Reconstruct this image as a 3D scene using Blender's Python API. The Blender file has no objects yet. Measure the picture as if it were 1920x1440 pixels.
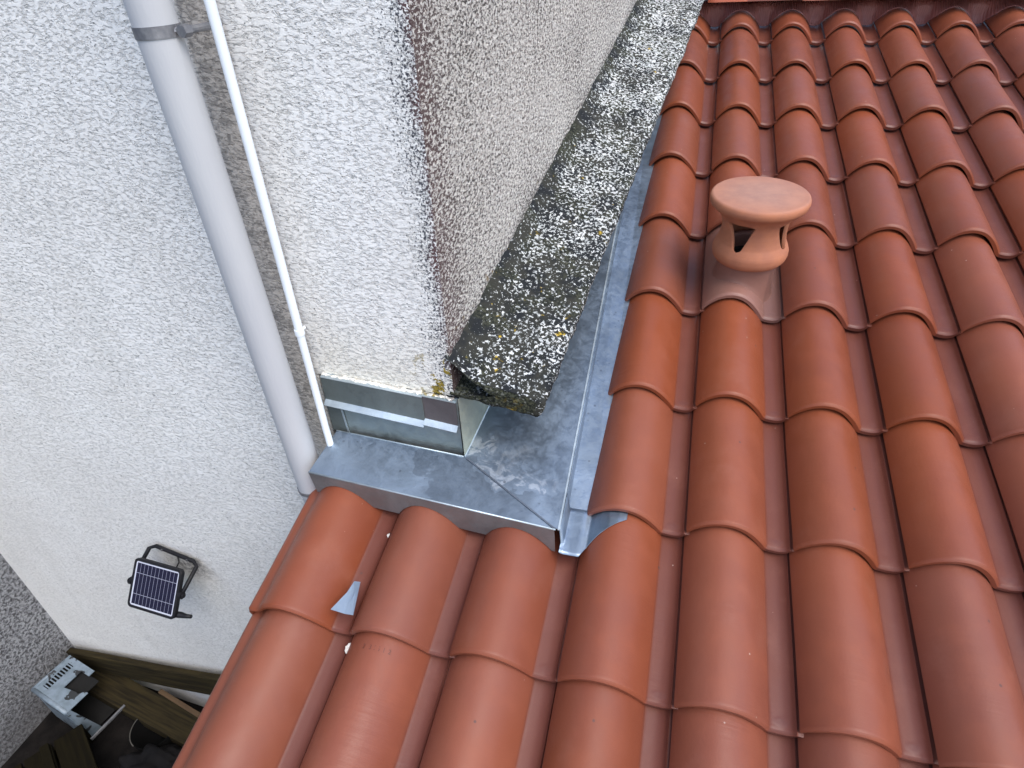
import bpy, bmesh, math, random
from mathutils import Vector, Matrix, noise
rnd = random.Random(7)
R = math.radians
scene = bpy.context.scene
col = scene.collection

# ------------------------------------------------------------------ camera
W2C = ((0.96811, 0.24750, -0.03860), (0.1150, -0.5760, -0.8090), (-0.2230, 0.7780, -0.5870))
r0 = Vector(W2C[0]).normalized()
r2 = Vector(W2C[2]); r2 = (r2 - r0 * r2.dot(r0)).normalized()
r1 = r2.cross(r0)
cam_d = bpy.data.cameras.new("camera"); cam = bpy.data.objects.new("camera", cam_d); col.objects.link(cam)
cam_d.sensor_width = 36.0; cam_d.lens = 1184.23 / 1920 * 36.0
cam_d.clip_start = 0.02; cam_d.clip_end = 300
CAM = Vector((0.1243, -3.4622, 0.4804))
cam.matrix_world = Matrix(((r0[0], -r1[0], -r2[0], CAM[0]), (r0[1], -r1[1], -r2[1], CAM[1]),
                           (r0[2], -r1[2], -r2[2], CAM[2]), (0, 0, 0, 1)))
scene.camera = cam

# ------------------------------------------------------------------ light
SUN_EL, SUN_AZ = R(56), R(128)      # azimuth clockwise from +Y
world = bpy.data.worlds.new("World"); scene.world = world; world.use_nodes = True
wn = world.node_tree; wn.nodes.clear()
sky = wn.nodes.new('ShaderNodeTexSky'); sky.sky_type = 'NISHITA'; sky.sun_disc = False
sky.sun_elevation = SUN_EL; sky.sun_rotation = SUN_AZ
sky.air_density = 1.0; sky.dust_density = 2.0; sky.ozone_density = 1.0
bg = wn.nodes.new('ShaderNodeBackground'); bg.inputs[1].default_value = 0.15
wo = wn.nodes.new('ShaderNodeOutputWorld')
wn.links.new(sky.outputs[0], bg.inputs[0]); wn.links.new(bg.outputs[0], wo.inputs[0])
sd = bpy.data.lights.new("sun", 'SUN'); sd.energy = 1.1; sd.angle = R(42); sd.color = (1.0, 0.975, 0.95)
sun = bpy.data.objects.new("sun", sd); col.objects.link(sun)
to_sun = Vector((math.sin(SUN_AZ) * math.cos(SUN_EL), math.cos(SUN_AZ) * math.cos(SUN_EL), math.sin(SUN_EL)))
sun.rotation_euler = to_sun.to_track_quat('Z', 'Y').to_euler()
scene.view_settings.view_transform = 'Standard'; scene.view_settings.look = 'None'
scene.view_settings.exposure = 1.04; scene.view_settings.gamma = 1.0

# ------------------------------------------------------------------ frames
PITCH = R(15)
MR = Matrix.Rotation(PITCH, 4, 'X')                      # roof frame -> world
def RW(x, y, h=0.0): return MR @ Vector((x, y, h))
A0 = Vector((-0.312, -2.394, -0.564)); UA = R(-3.4)
MA = Matrix.Translation(A0) @ Matrix.Rotation(UA, 4, 'Z')   # local: x right along facade, y into wall, z up
def WA(u, n, z): return MA @ Vector((u, n, z - A0.z))       # z is world z
D1 = Vector((0.118, 0.95, 0.29))                          # direction of the ledge (up the slope)
D1H = Vector((0.118, 0.95, 0)).normalized()

# ------------------------------------------------------------------ helpers
def tag(o, label=None, cat=None, group=None, kind=None):
    if label: o["label"] = label
    if cat: o["category"] = cat
    if group: o["group"] = group
    if kind: o["kind"] = kind
    return o
def mesh_obj(name, verts, faces, mat, parent=None, matrix=None, smooth=False, bevel=0, uvs=None):
    me = bpy.data.meshes.new(name); me.from_pydata([tuple(v) for v in verts], [], faces); me.update()
    return finish(name, me, mat, parent, matrix, smooth, bevel)
def finish(name, me, mat, parent=None, matrix=None, smooth=False, bevel=0):
    if mat: me.materials.append(mat)
    o = bpy.data.objects.new(name, me); col.objects.link(o)
    if matrix is not None: o.matrix_world = matrix
    if parent is not None:
        o.parent = parent; o.matrix_parent_inverse = parent.matrix_world.inverted()
    if smooth:
        for p in me.polygons: p.use_smooth = True
    if bevel:
        b = o.modifiers.new("bevel", 'BEVEL'); b.width = bevel; b.segments = 2; b.limit_method = 'ANGLE'; b.angle_limit = R(35)
    return o
def bm_obj(name, bm, mat, parent=None, matrix=None, smooth=False, bevel=0):
    me = bpy.data.meshes.new(name); bmesh.ops.recalc_face_normals(bm, faces=bm.faces); bm.to_mesh(me); bm.free()
    return finish(name, me, mat, parent, matrix, smooth, bevel)
def empty(name, matrix, label, cat, group=None):
    o = bpy.data.objects.new(name, None); col.objects.link(o); o.matrix_world = matrix; o.empty_display_size = .05
    return tag(o, label, cat, group)
def prism(bm, pts, off):
    """closed polygon (list of Vector) thickened by vector off"""
    a = [bm.verts.new(p) for p in pts]; b = [bm.verts.new(Vector(p) + off) for p in pts]
    bm.faces.new(a); bm.faces.new(b[::-1]); n = len(pts)
    for i in range(n): bm.faces.new((a[i], b[i], b[(i + 1) % n], a[(i + 1) % n]))
def box(bm, lo, hi, m=None):
    vs = [Vector((x, y, z)) for x in (lo[0], hi[0]) for y in (lo[1], hi[1]) for z in (lo[2], hi[2])]
    if m: vs = [m @ v for v in vs]
    v = [bm.verts.new(p) for p in vs]
    for f in ((0, 1, 3, 2), (4, 6, 7, 5), (0, 4, 5, 1), (2, 3, 7, 6), (0, 2, 6, 4), (1, 5, 7, 3)): bm.faces.new([v[i] for i in f])
def tube(bm, pts, r, seg=16, caps=True):
    pts = [Vector(p) for p in pts]; rings = []
    for i, p in enumerate(pts):
        d = (pts[min(i + 1, len(pts) - 1)] - pts[max(i - 1, 0)]).normalized()
        a = d.orthogonal().normalized() if i == 0 else (rings[-1][1] - d * rings[-1][1].dot(d)).normalized()
        b = d.cross(a); rr = r[i] if isinstance(r, (list, tuple)) else r
        rings.append(([bm.verts.new(p + (a * math.cos(t) + b * math.sin(t)) * rr) for t in [2 * math.pi * k / seg for k in range(seg)]], a))
    for (r_a, _), (r_b, _) in zip(rings, rings[1:]):
        for k in range(seg): bm.faces.new((r_a[k], r_a[(k + 1) % seg], r_b[(k + 1) % seg], r_b[k]))
    if caps: bm.faces.new(rings[0][0][::-1]); bm.faces.new(rings[-1][0])
def bar(bm, a, b, w, t, up):
    a, b = Vector(a), Vector(b); d = (b - a).normalized(); s = d.cross(Vector(up)).normalized(); q = s.cross(d)
    vs = []
    for p in (a, b):
        for (i, j) in ((-1, -1), (1, -1), (1, 1), (-1, 1)): vs.append(bm.verts.new(p + s * w / 2 * i + q * t / 2 * j))
    for f in ((0, 1, 2, 3), (7, 6, 5, 4), (0, 4, 5, 1), (1, 5, 6, 2), (2, 6, 7, 3), (3, 7, 4, 0)): bm.faces.new([vs[i] for i in f])

# ------------------------------------------------------------------ material kit
class NT:
    def __init__(s, name):
        s.m = bpy.data.materials.new(name); s.m.use_nodes = True; s.t = s.m.node_tree
        s.b = s.t.nodes["Principled BSDF"]; s.out = s.t.nodes["Material Output"]
    def n(s, typ, **k):
        x = s.t.nodes.new(typ)
        for a, v in k.items():
            if hasattr(x, a): setattr(x, a, v)
        return x
    def link(s, a, b): s.t.links.new(a, b)
    def set(s, sock, v):
        if hasattr(v, 'is_linked') or isinstance(v, bpy.types.NodeSocket): s.link(v, sock)
        else: sock.default_value = v
    def coord(s, kind='Object', scale=(1, 1, 1), rot=(0, 0, 0)):
        c = s.n('ShaderNodeTexCoord'); m = s.n('ShaderNodeMapping')
        m.inputs['Scale'].default_value = scale; m.inputs['Rotation'].default_value = rot
        s.link(c.outputs[kind], m.inputs['Vector']); return m.outputs[0]
    def pos(s, scale=(1, 1, 1), rot=(0, 0, 0)):
        c = s.n('ShaderNodeNewGeometry'); m = s.n('ShaderNodeMapping')
        m.inputs['Scale'].default_value = scale; m.inputs['Rotation'].default_value = rot
        s.link(c.outputs['Position'], m.inputs['Vector']); return m.outputs[0]
    def noise(s, vec, scale, detail=3, rough=.55, dist=0):
        x = s.n('ShaderNodeTexNoise'); s.link(vec, x.inputs['Vector'])
        x.inputs['Scale'].default_value = scale; x.inputs['Detail'].default_value = detail
        x.inputs['Roughness'].default_value = rough; x.inputs['Distortion'].default_value = dist
        return x.outputs[0]
    def vor(s, vec, scale, feature='F1'):
        x = s.n('ShaderNodeTexVoronoi', feature=feature); s.link(vec, x.inputs['Vector']); x.inputs['Scale'].default_value = scale
        return x.outputs['Distance']
    def mr(s, v, a, b, c=0., d=1., smooth=True):
        x = s.n('ShaderNodeMapRange'); x.interpolation_type = 'SMOOTHSTEP' if smooth else 'LINEAR'
        s.set(x.inputs[0], v); s.set(x.inputs[1], a); s.set(x.inputs[2], b); x.inputs[3].default_value = c; x.inputs[4].default_value = d
        return x.outputs[0]
    def math(s, op, a, b=0., c=0.):
        x = s.n('ShaderNodeMath', operation=op); s.set(x.inputs[0], a); s.set(x.inputs[1], b); s.set(x.inputs[2], c); return x.outputs[0]
    def mix(s, f, a, b):
        x = s.n('ShaderNodeMix', data_type='RGBA'); s.set(x.inputs[0], f)
        for i, v in ((6, a), (7, b)):
            if isinstance(v, tuple): x.inputs[i].default_value = (*v, 1)
            else: s.link(v, x.inputs[i])
        return x.outputs[2]
    def sep(s, vec):
        x = s.n('ShaderNodeSeparateXYZ'); s.link(vec, x.inputs[0]); return x.outputs
    def bump(s, h, dist, strength=1., prev=None):
        x = s.n('ShaderNodeBump'); s.link(h, x.inputs['Height']); x.inputs['Distance'].default_value = dist
        x.inputs['Strength'].default_value = strength
        if prev: s.link(prev, x.inputs['Normal'])
        return x.outputs[0]
    def end(s, color=None, rough=.8, metal=0., normal=None, spec=None):
        if color is not None:
            if isinstance(color, tuple): s.b.inputs['Base Color'].default_value = (*color, 1)
            else: s.link(color, s.b.inputs['Base Color'])
        s.set(s.b.inputs['Roughness'], rough); s.set(s.b.inputs['Metallic'], metal)
        if normal: s.link(normal, s.b.inputs['Normal'])
        if spec is not None: s.b.inputs['Specular IOR Level'].default_value = spec
        return s.m

def mat_tile(name, base, alt, dusty=0.0):
    k = NT(name); o = k.coord('Object'); p = k.pos()
    info = k.n('ShaderNodeObjectInfo'); rn = info.outputs['Random']
    big = k.noise(p, 2.2, 2); mid = k.noise(p, 14, 4, .6)
    c = k.mix(k.mr(big, .35, .65), base, alt)
    c = k.mix(k.math('MULTIPLY', k.mr(mid, .4, .75), .35), c, tuple(x * 1.18 for x in base))
    # per tile firing tone
    hs = k.n('ShaderNodeHueSaturation'); k.link(c, hs.inputs['Color'])
    k.link(k.mr(rn, 0, 1, .91, 1.08, False), hs.inputs['Value']); k.link(k.mr(k.math('FRACT', k.math('MULTIPLY', rn, 7.31)), 0, 1, .96, 1.04, False), hs.inputs['Saturation'])
    c = hs.outputs[0]
    x, y, z = k.sep(o)[0:3]
    # pan coloured darker and a little more purple than the roll
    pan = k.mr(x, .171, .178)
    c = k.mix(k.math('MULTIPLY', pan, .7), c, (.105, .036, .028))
    # fine mineral speckle and pale dust specks
    fine = k.noise(p, 900, 2); c = k.mix(k.math('MULTIPLY', k.mr(fine, .45, .75), .18), c, (.30, .11, .07))
    sp = k.vor(p, 19); msk = k.mr(k.noise(p, 6, 2), .42, .55)
    c = k.mix(k.math('MULTIPLY', k.mr(sp, .036, .024), msk), c, (.50, .36, .30))
    dk = k.vor(k.pos((1, 1, 1), (0.4, .3, 1.)), 11); c = k.mix(k.mr(dk, .04, .025), c, (.1, .045, .035))
    # dark thumb mark at the bottom of each pan
    dx = k.math('DIVIDE', k.math('SUBTRACT', x, .197), .013); dy = k.math('DIVIDE', k.math('SUBTRACT', y, .02), .009)
    rr = k.math('SQRT', k.math('ADD', k.math('MULTIPLY', dx, dx), k.math('MULTIPLY', dy, dy)))
    c = k.mix(k.math('MULTIPLY', k.math('MULTIPLY', k.mr(rr, 1.5, .3), k.mr(rn, .2, .9)), .4), c, (.12, .05, .045))
    # draw marks running across the roll
    dr = k.noise(k.coord('Object', (6, 130, 20)), 1.0, 3)
    dm = k.mr(k.noise(p, 5, 2), .5, .65)
    if dusty: c = k.mix(dusty, c, (.27, .18, .15))
    dustn = k.math('MULTIPLY', k.mr(k.noise(p, 8, 5, .65), .52, .8), .22)
    c = k.mix(dustn, c, (.30, .13, .09))
    nb = k.bump(fine, .0006, .5); nb = k.bump(k.math('MULTIPLY', dr, dm), .0012, .5, nb); nb = k.bump(mid, .002, .35, nb)
    nb = k.bump(k.mr(rr, 1.3, .5), .0008, .6, nb)
    return k.end(c, k.mr(mid, .3, .7, .36, .52), 0, nb, .36)
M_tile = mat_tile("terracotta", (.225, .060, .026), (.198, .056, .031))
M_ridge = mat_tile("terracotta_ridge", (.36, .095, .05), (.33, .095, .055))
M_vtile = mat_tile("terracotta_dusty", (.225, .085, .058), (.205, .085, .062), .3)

def mat_cowl():
    k = NT("terracotta_cowl"); p = k.pos(); o = k.coord('Object'); z = k.sep(o)[2]
    n = k.noise(p, 18, 4); c = k.mix(k.mr(n, .35, .7), (.43, .165, .085), (.36, .14, .08))
    rings = k.noise(k.coord('Object', (3, 3, 160)), 1., 2)
    c = k.mix(k.math('MULTIPLY', k.mr(rings, .5, .8), .25), c, (.48, .22, .14))
    topm = k.mr(z, .170, .193)
    c = k.mix(k.math('MULTIPLY', topm, .9), c, k.mix(k.mr(k.noise(p, 30, 5, .65), .3, .7), (.29, .19, .165), (.38, .245, .20)))
    sc = k.noise(k.coord('Object', (22, 70, 1), (0, 0, .6)), 1., 3)
    c = k.mix(k.math('MULTIPLY', k.math('MULTIPLY', k.mr(sc, .64, .72), topm), .5), c, (.26, .16, .14))
    nb = k.bump(k.noise(p, 500, 2), .0006, .5); nb = k.bump(rings, .0012, .4, nb)
    return k.end(c, .68, 0, nb, .35)
M_cowl = mat_cowl()
M_stamp_shade = mat_tile("terracotta_stamp_shade", (.12, .035, .02), (.11, .035, .022))  # darker copy of the tile colour paints the digits' engraved shading

def mat_zinc(name, tint=(.27, .335, .41), dull=.0, stains=True, rough=.42, metal=.85):
    k = NT(name); p = k.pos()
    n1 = k.noise(p, 7, 5, .6, .4); n2 = k.noise(p, 38, 4, .65, .8)
    c = k.mix(k.mr(n1, .35, .7), tuple(x * .82 for x in tint), tuple(min(1, x * 1.14) for x in tint))
    c = k.mix(k.math('MULTIPLY', k.mr(n2, .5, .68), .2), c, tuple(x * .8 for x in tint))
    if stains:
        xs, ys, zs = k.sep(p)[0:3]
        # dried puddle at the mitre, wandering outline
        q = k.math('ADD', k.math('MULTIPLY', k.math('SUBTRACT', k.noise(p, 13, 4), .5), .22), k.math('MULTIPLY_ADD', xs, .38, k.math('MULTIPLY', ys, 1.0)))
        pud = k.math('MULTIPLY', k.mr(q, -2.542, -2.546), k.mr(k.math('ADD', xs, k.math('MULTIPLY', k.noise(p, 11, 4), .30)), -.235, -.225)); pud = k.math('MULTIPLY', pud, k.mr(xs, -.10, -.13))
        c = k.mix(k.math('MULTIPLY', pud, .5), c, tuple(x * .42 for x in tint))
        chalk = k.math('MULTIPLY', k.mr(q, -2.535, -2.525), k.mr(q, -2.42, -2.5)); chalk = k.math('MULTIPLY', chalk, k.mr(k.noise(p, 24, 4, .6, 1.2), .46, .56))
        c = k.mix(k.math('MULTIPLY', k.math('MULTIPLY', chalk, k.mr(xs, -.06, -.09)), .42), c, (.75, .80, .84))
        drops = k.mr(k.vor(p, 42), .17, .11); c = k.mix(k.math('MULTIPLY', k.math('MULTIPLY', drops, k.mr(k.noise(p, 9, 1), .58, .62)), .6), c, (.12, .14, .17))
    rg = k.mr(n2, .3, .7, rough - .07, rough + .14)
    nb = k.bump(k.noise(p, 240, 3), .0004, .4); nb = k.bump(n1, .006, .35, nb)
    return k.end(c, rg, metal, nb)
M_zinc = mat_zinc("zinc_sheet")
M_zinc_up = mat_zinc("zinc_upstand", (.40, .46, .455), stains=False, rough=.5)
M_zinc_old = mat_zinc("zinc_weathered", (.20, .235, .23), stains=False, rough=.58, metal=.7)
M_zinc_brown = mat_zinc("zinc_brown", (.15, .135, .138), stains=False, rough=.6, metal=.5)
M_fascia = mat_zinc("zinc_fascia", (.25, .245, .245), stains=False, rough=.55, metal=.6)
M_offcut = mat_zinc("zinc_offcut", (.36, .43, .50), stains=False, rough=.45, metal=.8)
M_seam = mat_zinc("zinc_seam", (.10, .12, .15), stains=False, rough=.7, metal=.3)
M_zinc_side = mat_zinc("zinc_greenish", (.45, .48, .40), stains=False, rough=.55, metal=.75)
M_zinc_bright = mat_zinc("zinc_bright_edge", (.50, .58, .62), stains=False, rough=.45, metal=.7)  # lighter zinc; carries the fold's highlight in its colour

def crepi_bump(k, v, amt=.004, sc=1.):
    a = k.noise(v, 125 * sc, 6, .72, .25); b = k.noise(v, 38 * sc, 4, .6)
    vo = k.vor(v, 110 * sc)
    h = k.math('ADD', k.math('MULTIPLY', k.mr(a, .3, .7, smooth=True), .8), k.math('MULTIPLY', vo, -.35))
    nb = k.bump(h, amt, 1.); return h, k.bump(b, amt * 1.4, .5, nb)

def mat_facade():
    k = NT("white_rough_render")
    o = k.coord('Object'); u, n, z = k.sep(o)[0:3]          # z = 0 at the flashing
    v = k.coord('Object', (1, 1, 1.55), (0, R(9), 0))
    v2 = k.coord('Object', (1, 1, 1.9), (0, R(12), 0))
    gn = k.noise(v2, 80, 5, .60, .4); soft = k.noise(v, 22, 3)
    h = k.mr(gn, .36, .55); fineg = k.noise(v, 260, 3, .6)
    nb = k.bump(soft, .006, .5); nb = k.bump(fineg, .0012, .6, nb); nb = k.bump(h, .0018, 1., nb)
    base = k.mix(k.mr(k.noise(o, 3, 3), .35, .7), (.84, .83, .795), (.885, .88, .85))
    # cream patch above the flashing
    cream = k.math('MULTIPLY', k.mr(z, .42, .12), k.mr(u, -.50, -.34)); cream = k.math('MULTIPLY', cream, k.mr(k.noise(o, 6, 3), .2, .6))
    base = k.mix(k.math('MULTIPLY', cream, .7), base, (.78, .73, .60))
    # dirt in the hollows, with crevice shade painted into the same colour
    line = k.math('MULTIPLY', k.mr(gn, .405, .355), k.mr(k.noise(v2, 90, 2), .36, .56))
    dens = k.mr(k.noise(o, 2.3, 3), .3, .75, .6, 1.)
    upper = k.mr(z, -1.3, .25, .18, 1.)
    hol = k.mr(gn, .46, .38)
    lf = k.math('MULTIPLY', k.math('MULTIPLY', line, dens), upper)
    c = k.mix(k.math('MULTIPLY', lf, .9), base, (.16, .17, .165))
    c = k.mix(k.math('MULTIPLY', hol, .22), c, (.45, .46, .45))
    # dark specks
    spk = k.math('MULTIPLY', k.mr(k.vor(v, 80), .19, .12), k.mr(k.noise(o, 26, 3), .50, .58))
    c = k.mix(k.math('MULTIPLY', spk, .85), c, (.10, .105, .10))
    # rain streaks and faint broad staining
    rs = k.noise(k.coord('Object', (9, 9, .7)), 1.0, 4, .6); c = k.mix(k.math('MULTIPLY', k.mr(rs, .52, .75), .14), c, (.50, .51, .48))
    # soot-black growth towards the corner, above the flashing
    edge = k.math('ADD', u, k.math('MULTIPLY', k.math('SUBTRACT', k.noise(o, 7, 4), .5), .10))
    e1 = k.mr(edge, -.12, .005, smooth=False); g = k.noise(k.coord('Object', (1, 1, 1)), 190, 5, .7, .3)
    cut = k.mr(e1, 0, 1, .30, .56, False)
    blk = k.mr(k.math('SUBTRACT', g, cut), .03, -.03)
    blk = k.math('MULTIPLY', blk, k.mr(z, -.02, .25, .45, 1.))
    c = k.mix(blk, c, k.mix(k.mr(edge, -.035, -.01), (.07, .075, .09), (.11, .06, .06)))
    lich = k.math('MULTIPLY', k.mr(k.noise(o, 48, 5), .565, .60), k.math('MULTIPLY', k.mr(z, .32, .25), k.mr(u, -.15, -.05)))
    c = k.mix(lich, c, k.mix(k.mr(g, .45, .5), (.10, .085, .02), (.33, .24, .04)))
    # brown grime strip sheltered behind the downpipe
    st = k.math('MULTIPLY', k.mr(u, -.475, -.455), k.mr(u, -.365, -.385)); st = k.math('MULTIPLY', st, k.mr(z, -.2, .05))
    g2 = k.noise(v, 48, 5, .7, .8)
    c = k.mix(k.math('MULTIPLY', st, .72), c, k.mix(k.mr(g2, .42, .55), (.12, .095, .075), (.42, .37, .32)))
    # darker, greyer foot of the wall
    ft = k.mr(z, -1.80, -1.98); c = k.mix(k.math('MULTIPLY', ft, .5), c, (.25, .25, .27))
    # darker patch round the lamp bracket
    du = k.math('SUBTRACT', u, -1.17); dz = k.math('MULTIPLY', k.math('SUBTRACT', z, -.84), 1.5)
    rr = k.math('SQRT', k.math('ADD', k.math('MULTIPLY', du, du), k.math('MULTIPLY', dz, dz)))
    c = k.mix(k.math('MULTIPLY', k.mr(rr, .13, .02), k.mr(g2, .6, .4, .0, .8)), c, (.13, .13, .13))
    return k.end(c, .9, 0, nb, .25)
M_facade = mat_facade()

def mat_side():
    k = NT("dirty_side_render"); o = k.coord('Object'); t, n, z = k.sep(o)[0:3]   # x along wall, z up from ledge foot line
    v = k.coord('Object', (.62, 1, 1)); h, nb = crepi_bump(k, v, .0045)
    g = k.noise(v, 165, 4, .70, .3); g2 = k.noise(o, 5, 4)
    hh = k.math('SUBTRACT', z, k.math('MULTIPLY', t, .303))        # height above the ledge joint
    near = k.mr(k.math('ADD', hh, k.math('MULTIPLY', k.math('SUBTRACT', g2, .5), .08)), .10, .0)
    cor = k.mr(k.math('ADD', t, k.math('MULTIPLY', k.math('SUBTRACT', g2, .5), .1)), .16, .0)
    cut = k.math('ADD', .466, k.math('ADD', k.math('MULTIPLY', near, .09), k.math('MULTIPLY', cor, .06)))
    cut = k.math('ADD', cut, k.math('MULTIPLY', k.math('SUBTRACT', k.noise(o, 3.5, 4), .5), .17))
    blk = k.mr(k.math('SUBTRACT', g, cut), .015, -.02)
    base = k.mix(k.mr(k.noise(v, 130, 4, .7), .40, .56), (.47, .425, .38), (.86, .825, .76))
    dark = k.mix(cor, (.065, .055, .050), (.085, .04, .04))
    c = k.mix(k.math('MULTIPLY', blk, .9), base, dark)
    lich = k.math('MULTIPLY', k.mr(k.noise(o, 26, 4), .62, .66), k.mr(hh, .12, .03)); lich = k.math('MULTIPLY', lich, k.mr(t, .9, .3))
    c = k.mix(k.math('MULTIPLY', lich, .9), c, (.26, .17, .05))
    return k.end(c, .95, 0, nb, .2)
M_side = mat_side()

def mat_ledge():
    k = NT("lichen_ledge"); p = k.pos()
    uv = k.n('ShaderNodeTexCoord').outputs['UV']; s, t = k.sep(uv)[0:2]    # s across 0..1, t metres along
    m = k.n('ShaderNodeMapping'); m.inputs['Rotation'].default_value = (0, 0, R(15)); k.link(p, m.inputs[0])
    m2 = k.n('ShaderNodeMapping'); m2.inputs['Scale'].default_value = (1, 1., 1.2); k.link(m.outputs[0], m2.inputs[0]); v = m2.outputs[0]
    g = k.noise(v, 125, 4, .68, .2); big = k.noise(p, 6, 4, .6)
    far = k.mr(t, .1, 2.4, -.035, .045, False)
    cut = k.math('SUBTRACT', k.math('ADD', .535, k.math('MULTIPLY', k.math('SUBTRACT', big, .5), .25)), far)
    joint = k.mr(s, .16, .02); cut = k.math('ADD', cut, k.math('MULTIPLY', joint, .08))
    wht = k.mr(k.math('SUBTRACT', g, cut), -.01, .012)
    black = k.mix(k.mr(k.noise(p, 16, 3), .4, .6), (.016, .018, .020), (.034, .034, .028))
    white = k.mix(k.mr(k.noise(p, 40, 3), .3, .7), (.36, .38, .37), (.66, .67, .65))
    c = k.mix(wht, black, white)
    yl = k.mr(k.noise(p, 21, 5, .6), .635, .665); ed = k.math('ADD', k.mr(s, .5, .72, .0, .05), k.mr(t, .7, .1, -.03, .02)); yl = k.mr(k.math('ADD', k.noise(p, 24, 5, .6), ed), .65, .68)
    c = k.mix(k.math('MULTIPLY', yl, k.mr(g, .35, .5)), c, k.mix(k.mr(g, .45, .6), (.12, .09, .012), (.48, .33, .05)))
    moss = k.math('MULTIPLY', k.mr(k.noise(p, 11, 4), .50, .60), .6); mossy = k.math('MAXIMUM', k.math('MULTIPLY', moss, k.mr(wht, .6, .2)), k.mr(s, .86, .93, 0, .85))
    c = k.mix(mossy, c, k.mix(k.mr(k.noise(v, 150, 4, .7), .42, .62), (.010, .012, .008), (.075, .078, .048)))
    nb = k.bump(k.noise(p, 260, 3), .002, .8)
    return k.end(c, .95, 0, nb, .2)
M_ledge = mat_ledge()

def simple(name, c1, c2=None, scale=20, rough=.6, metal=0, bump=.0008, bs=150, spec=.5, stretch=(1, 1, 1)):
    k = NT(name); o = k.coord('Object', stretch); c2 = c2 or tuple(x * .8 for x in c1)
    n = k.noise(o, scale, 4, .6); c = k.mix(k.mr(n, .3, .7), c1, c2)
    return k.end(c, rough, metal, k.bump(k.noise(o, bs, 3), bump, .6), spec)
M_pipe = simple("pvc_grey", (.43, .44, .46), (.48, .49, .50), 6, .5, stretch=(1, 1, .25))
M_conduit = simple("pvc_white", (.80, .85, .88), (.74, .79, .83), 5, .38, bump=.0002)
M_clip = simple("galvanised_clip", (.16, .165, .18), (.28, .28, .29), 40, .5, .5)
M_blackpl = simple("black_plastic", (.006, .006, .008), (.012, .012, .014), 30, .5, spec=.3)
M_wood = simple("weathered_plank", (.040, .031, .014), (.016, .013, .008), 1., .95, spec=.1, bump=.002, bs=1., stretch=(4, 60, 60))
M_wood2 = simple("fresh_batten", (.11, .065, .03), (.07, .042, .02), 1., .8, bump=.002, bs=1., stretch=(4, 60, 60))
M_wooddark = simple("dark_crate_wood", (.010, .008, .003), (.005, .004, .002), 1., .95, spec=.1, bump=.002, bs=1., stretch=(4, 50, 50))
M_soil = simple("yard_soil", (.014, .012, .011), (.005, .0045, .0045), 9, .95, spec=.1, bump=.01, bs=35)
M_cloth = simple("tarp_dark", (.006, .006, .007), (.010, .009, .009), 9, .9, spec=.15, bump=.003, bs=30)
M_pot = simple("dark_bucket", (.002, .002, .002), (.003, .003, .003), 9, .9, spec=.1)
M_rim = simple("bucket_rim", (.10, .095, .08), (.06, .055, .05), 30, .6)
M_mortar = simple("mortar_chip", (.80, .77, .70), (.62, .58, .52), 150, .9, bump=.003, bs=300)
M_shaded_wall = None
M_pleat = simple("pleated_closure", (.42, .17, .145), (.34, .13, .115), 20, .4)
M_deck = simple("underlay", (.02, .018, .018), rough=.9)
M_dark = simple("dark_void", (.006, .006, .006), rough=1.)

def mat_shaded_wall():
    k = NT("shaded_rough_render"); o = k.coord('Object'); h, nb = crepi_bump(k, o, .008, .55)  # facade render darkened: the wall's shade is put into its grey
    g = k.noise(o, 70, 4, .65, .6); c = k.mix(k.mr(g, .38, .6), (.10, .10, .105), (.44, .45, .47))
    c = k.mix(k.mr(k.sep(o)[2], -1.7, -2.1, 0, .6), c, (.11, .105, .105))
    return k.end(c, .95, 0, nb, .2)
M_shaded_wall = mat_shaded_wall()

# ------------------------------------------------------------------ setting
bm = bmesh.new()
S = 40
gv = [bm.verts.new((x, y, 0)) for x, y in ((-S, -S), (S, -S), (S, S), (-S, S))]; bm.faces.new(gv)
tag(bm_obj("ground", bm, M_soil, matrix=Matrix.Translation((0, 0, -2.70))), kind="structure")

# house with the white facade -------------------------------------------------
TOP, BOT = 2.4, -2.71
LW = -2.42
def uz(u, n, z): return Vector((u, n, z - A0.z))
def wall_slab(name, parent, mat, nsub, matrix, pts_front, pts_back, z0, z1): ...
house = empty("rendered_house", MA.copy(), "white rough-rendered house whose corner and lichen-covered ledge meet the tiled roof", "house")
cornB = D1H.xy; 
invA = MA.inverted()
dB = (invA.to_3x3() @ D1H)                                  # side wall direction in facade frame
# facade slab: footprint mitred at the corner
def foot(bm, quad, z0, z1):
    b = [bm.verts.new((x, y, z0 - A0.z)) for x, y in quad]; t = [bm.verts.new((x, y, z1 - A0.z)) for x, y in quad]
    bm.faces.new(b[::-1]); bm.faces.new(t)
    for i in range(4): bm.faces.new((b[i], b[(i + 1) % 4], t[(i + 1) % 4], t[i]))
CU, CN = -.012, .010                                         # the corner in the facade frame
inner = (CU - .26, CN + .25)
bm = bmesh.new(); foot(bm, [(LW - .3, CN), (CU, CN), inner, (LW - .3, CN + .25)], -.388, TOP)
facade = bm_obj("facade_wall", bm, M_facade, house, MA)
bm = bmesh.new(); foot(bm, [(LW - .3, CN), (-.372, CN), (-.372, CN + .25), (LW - .3, CN + .25)], BOT, -.3885)
lowf = bm_obj("facade_wall", bm, M_facade, house, MA)
bm = bmesh.new(); foot(bm, [(-.371, CN + .025), (CU - .02, CN + .025), (CU - .24, CN + .25), (-.371, CN + .25)], BOT, -.389)
bm_obj("wall_core", bm, M_shaded_wall, house, MA)
bm = bmesh.new()
LB = 4.2
MB = Matrix.Translation(WA(CU, CN, -.33)) @ Matrix.Rotation(math.atan2(D1H.y, D1H.x), 4, 'Z')  # x along side wall, y to the inside
v = []
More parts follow.
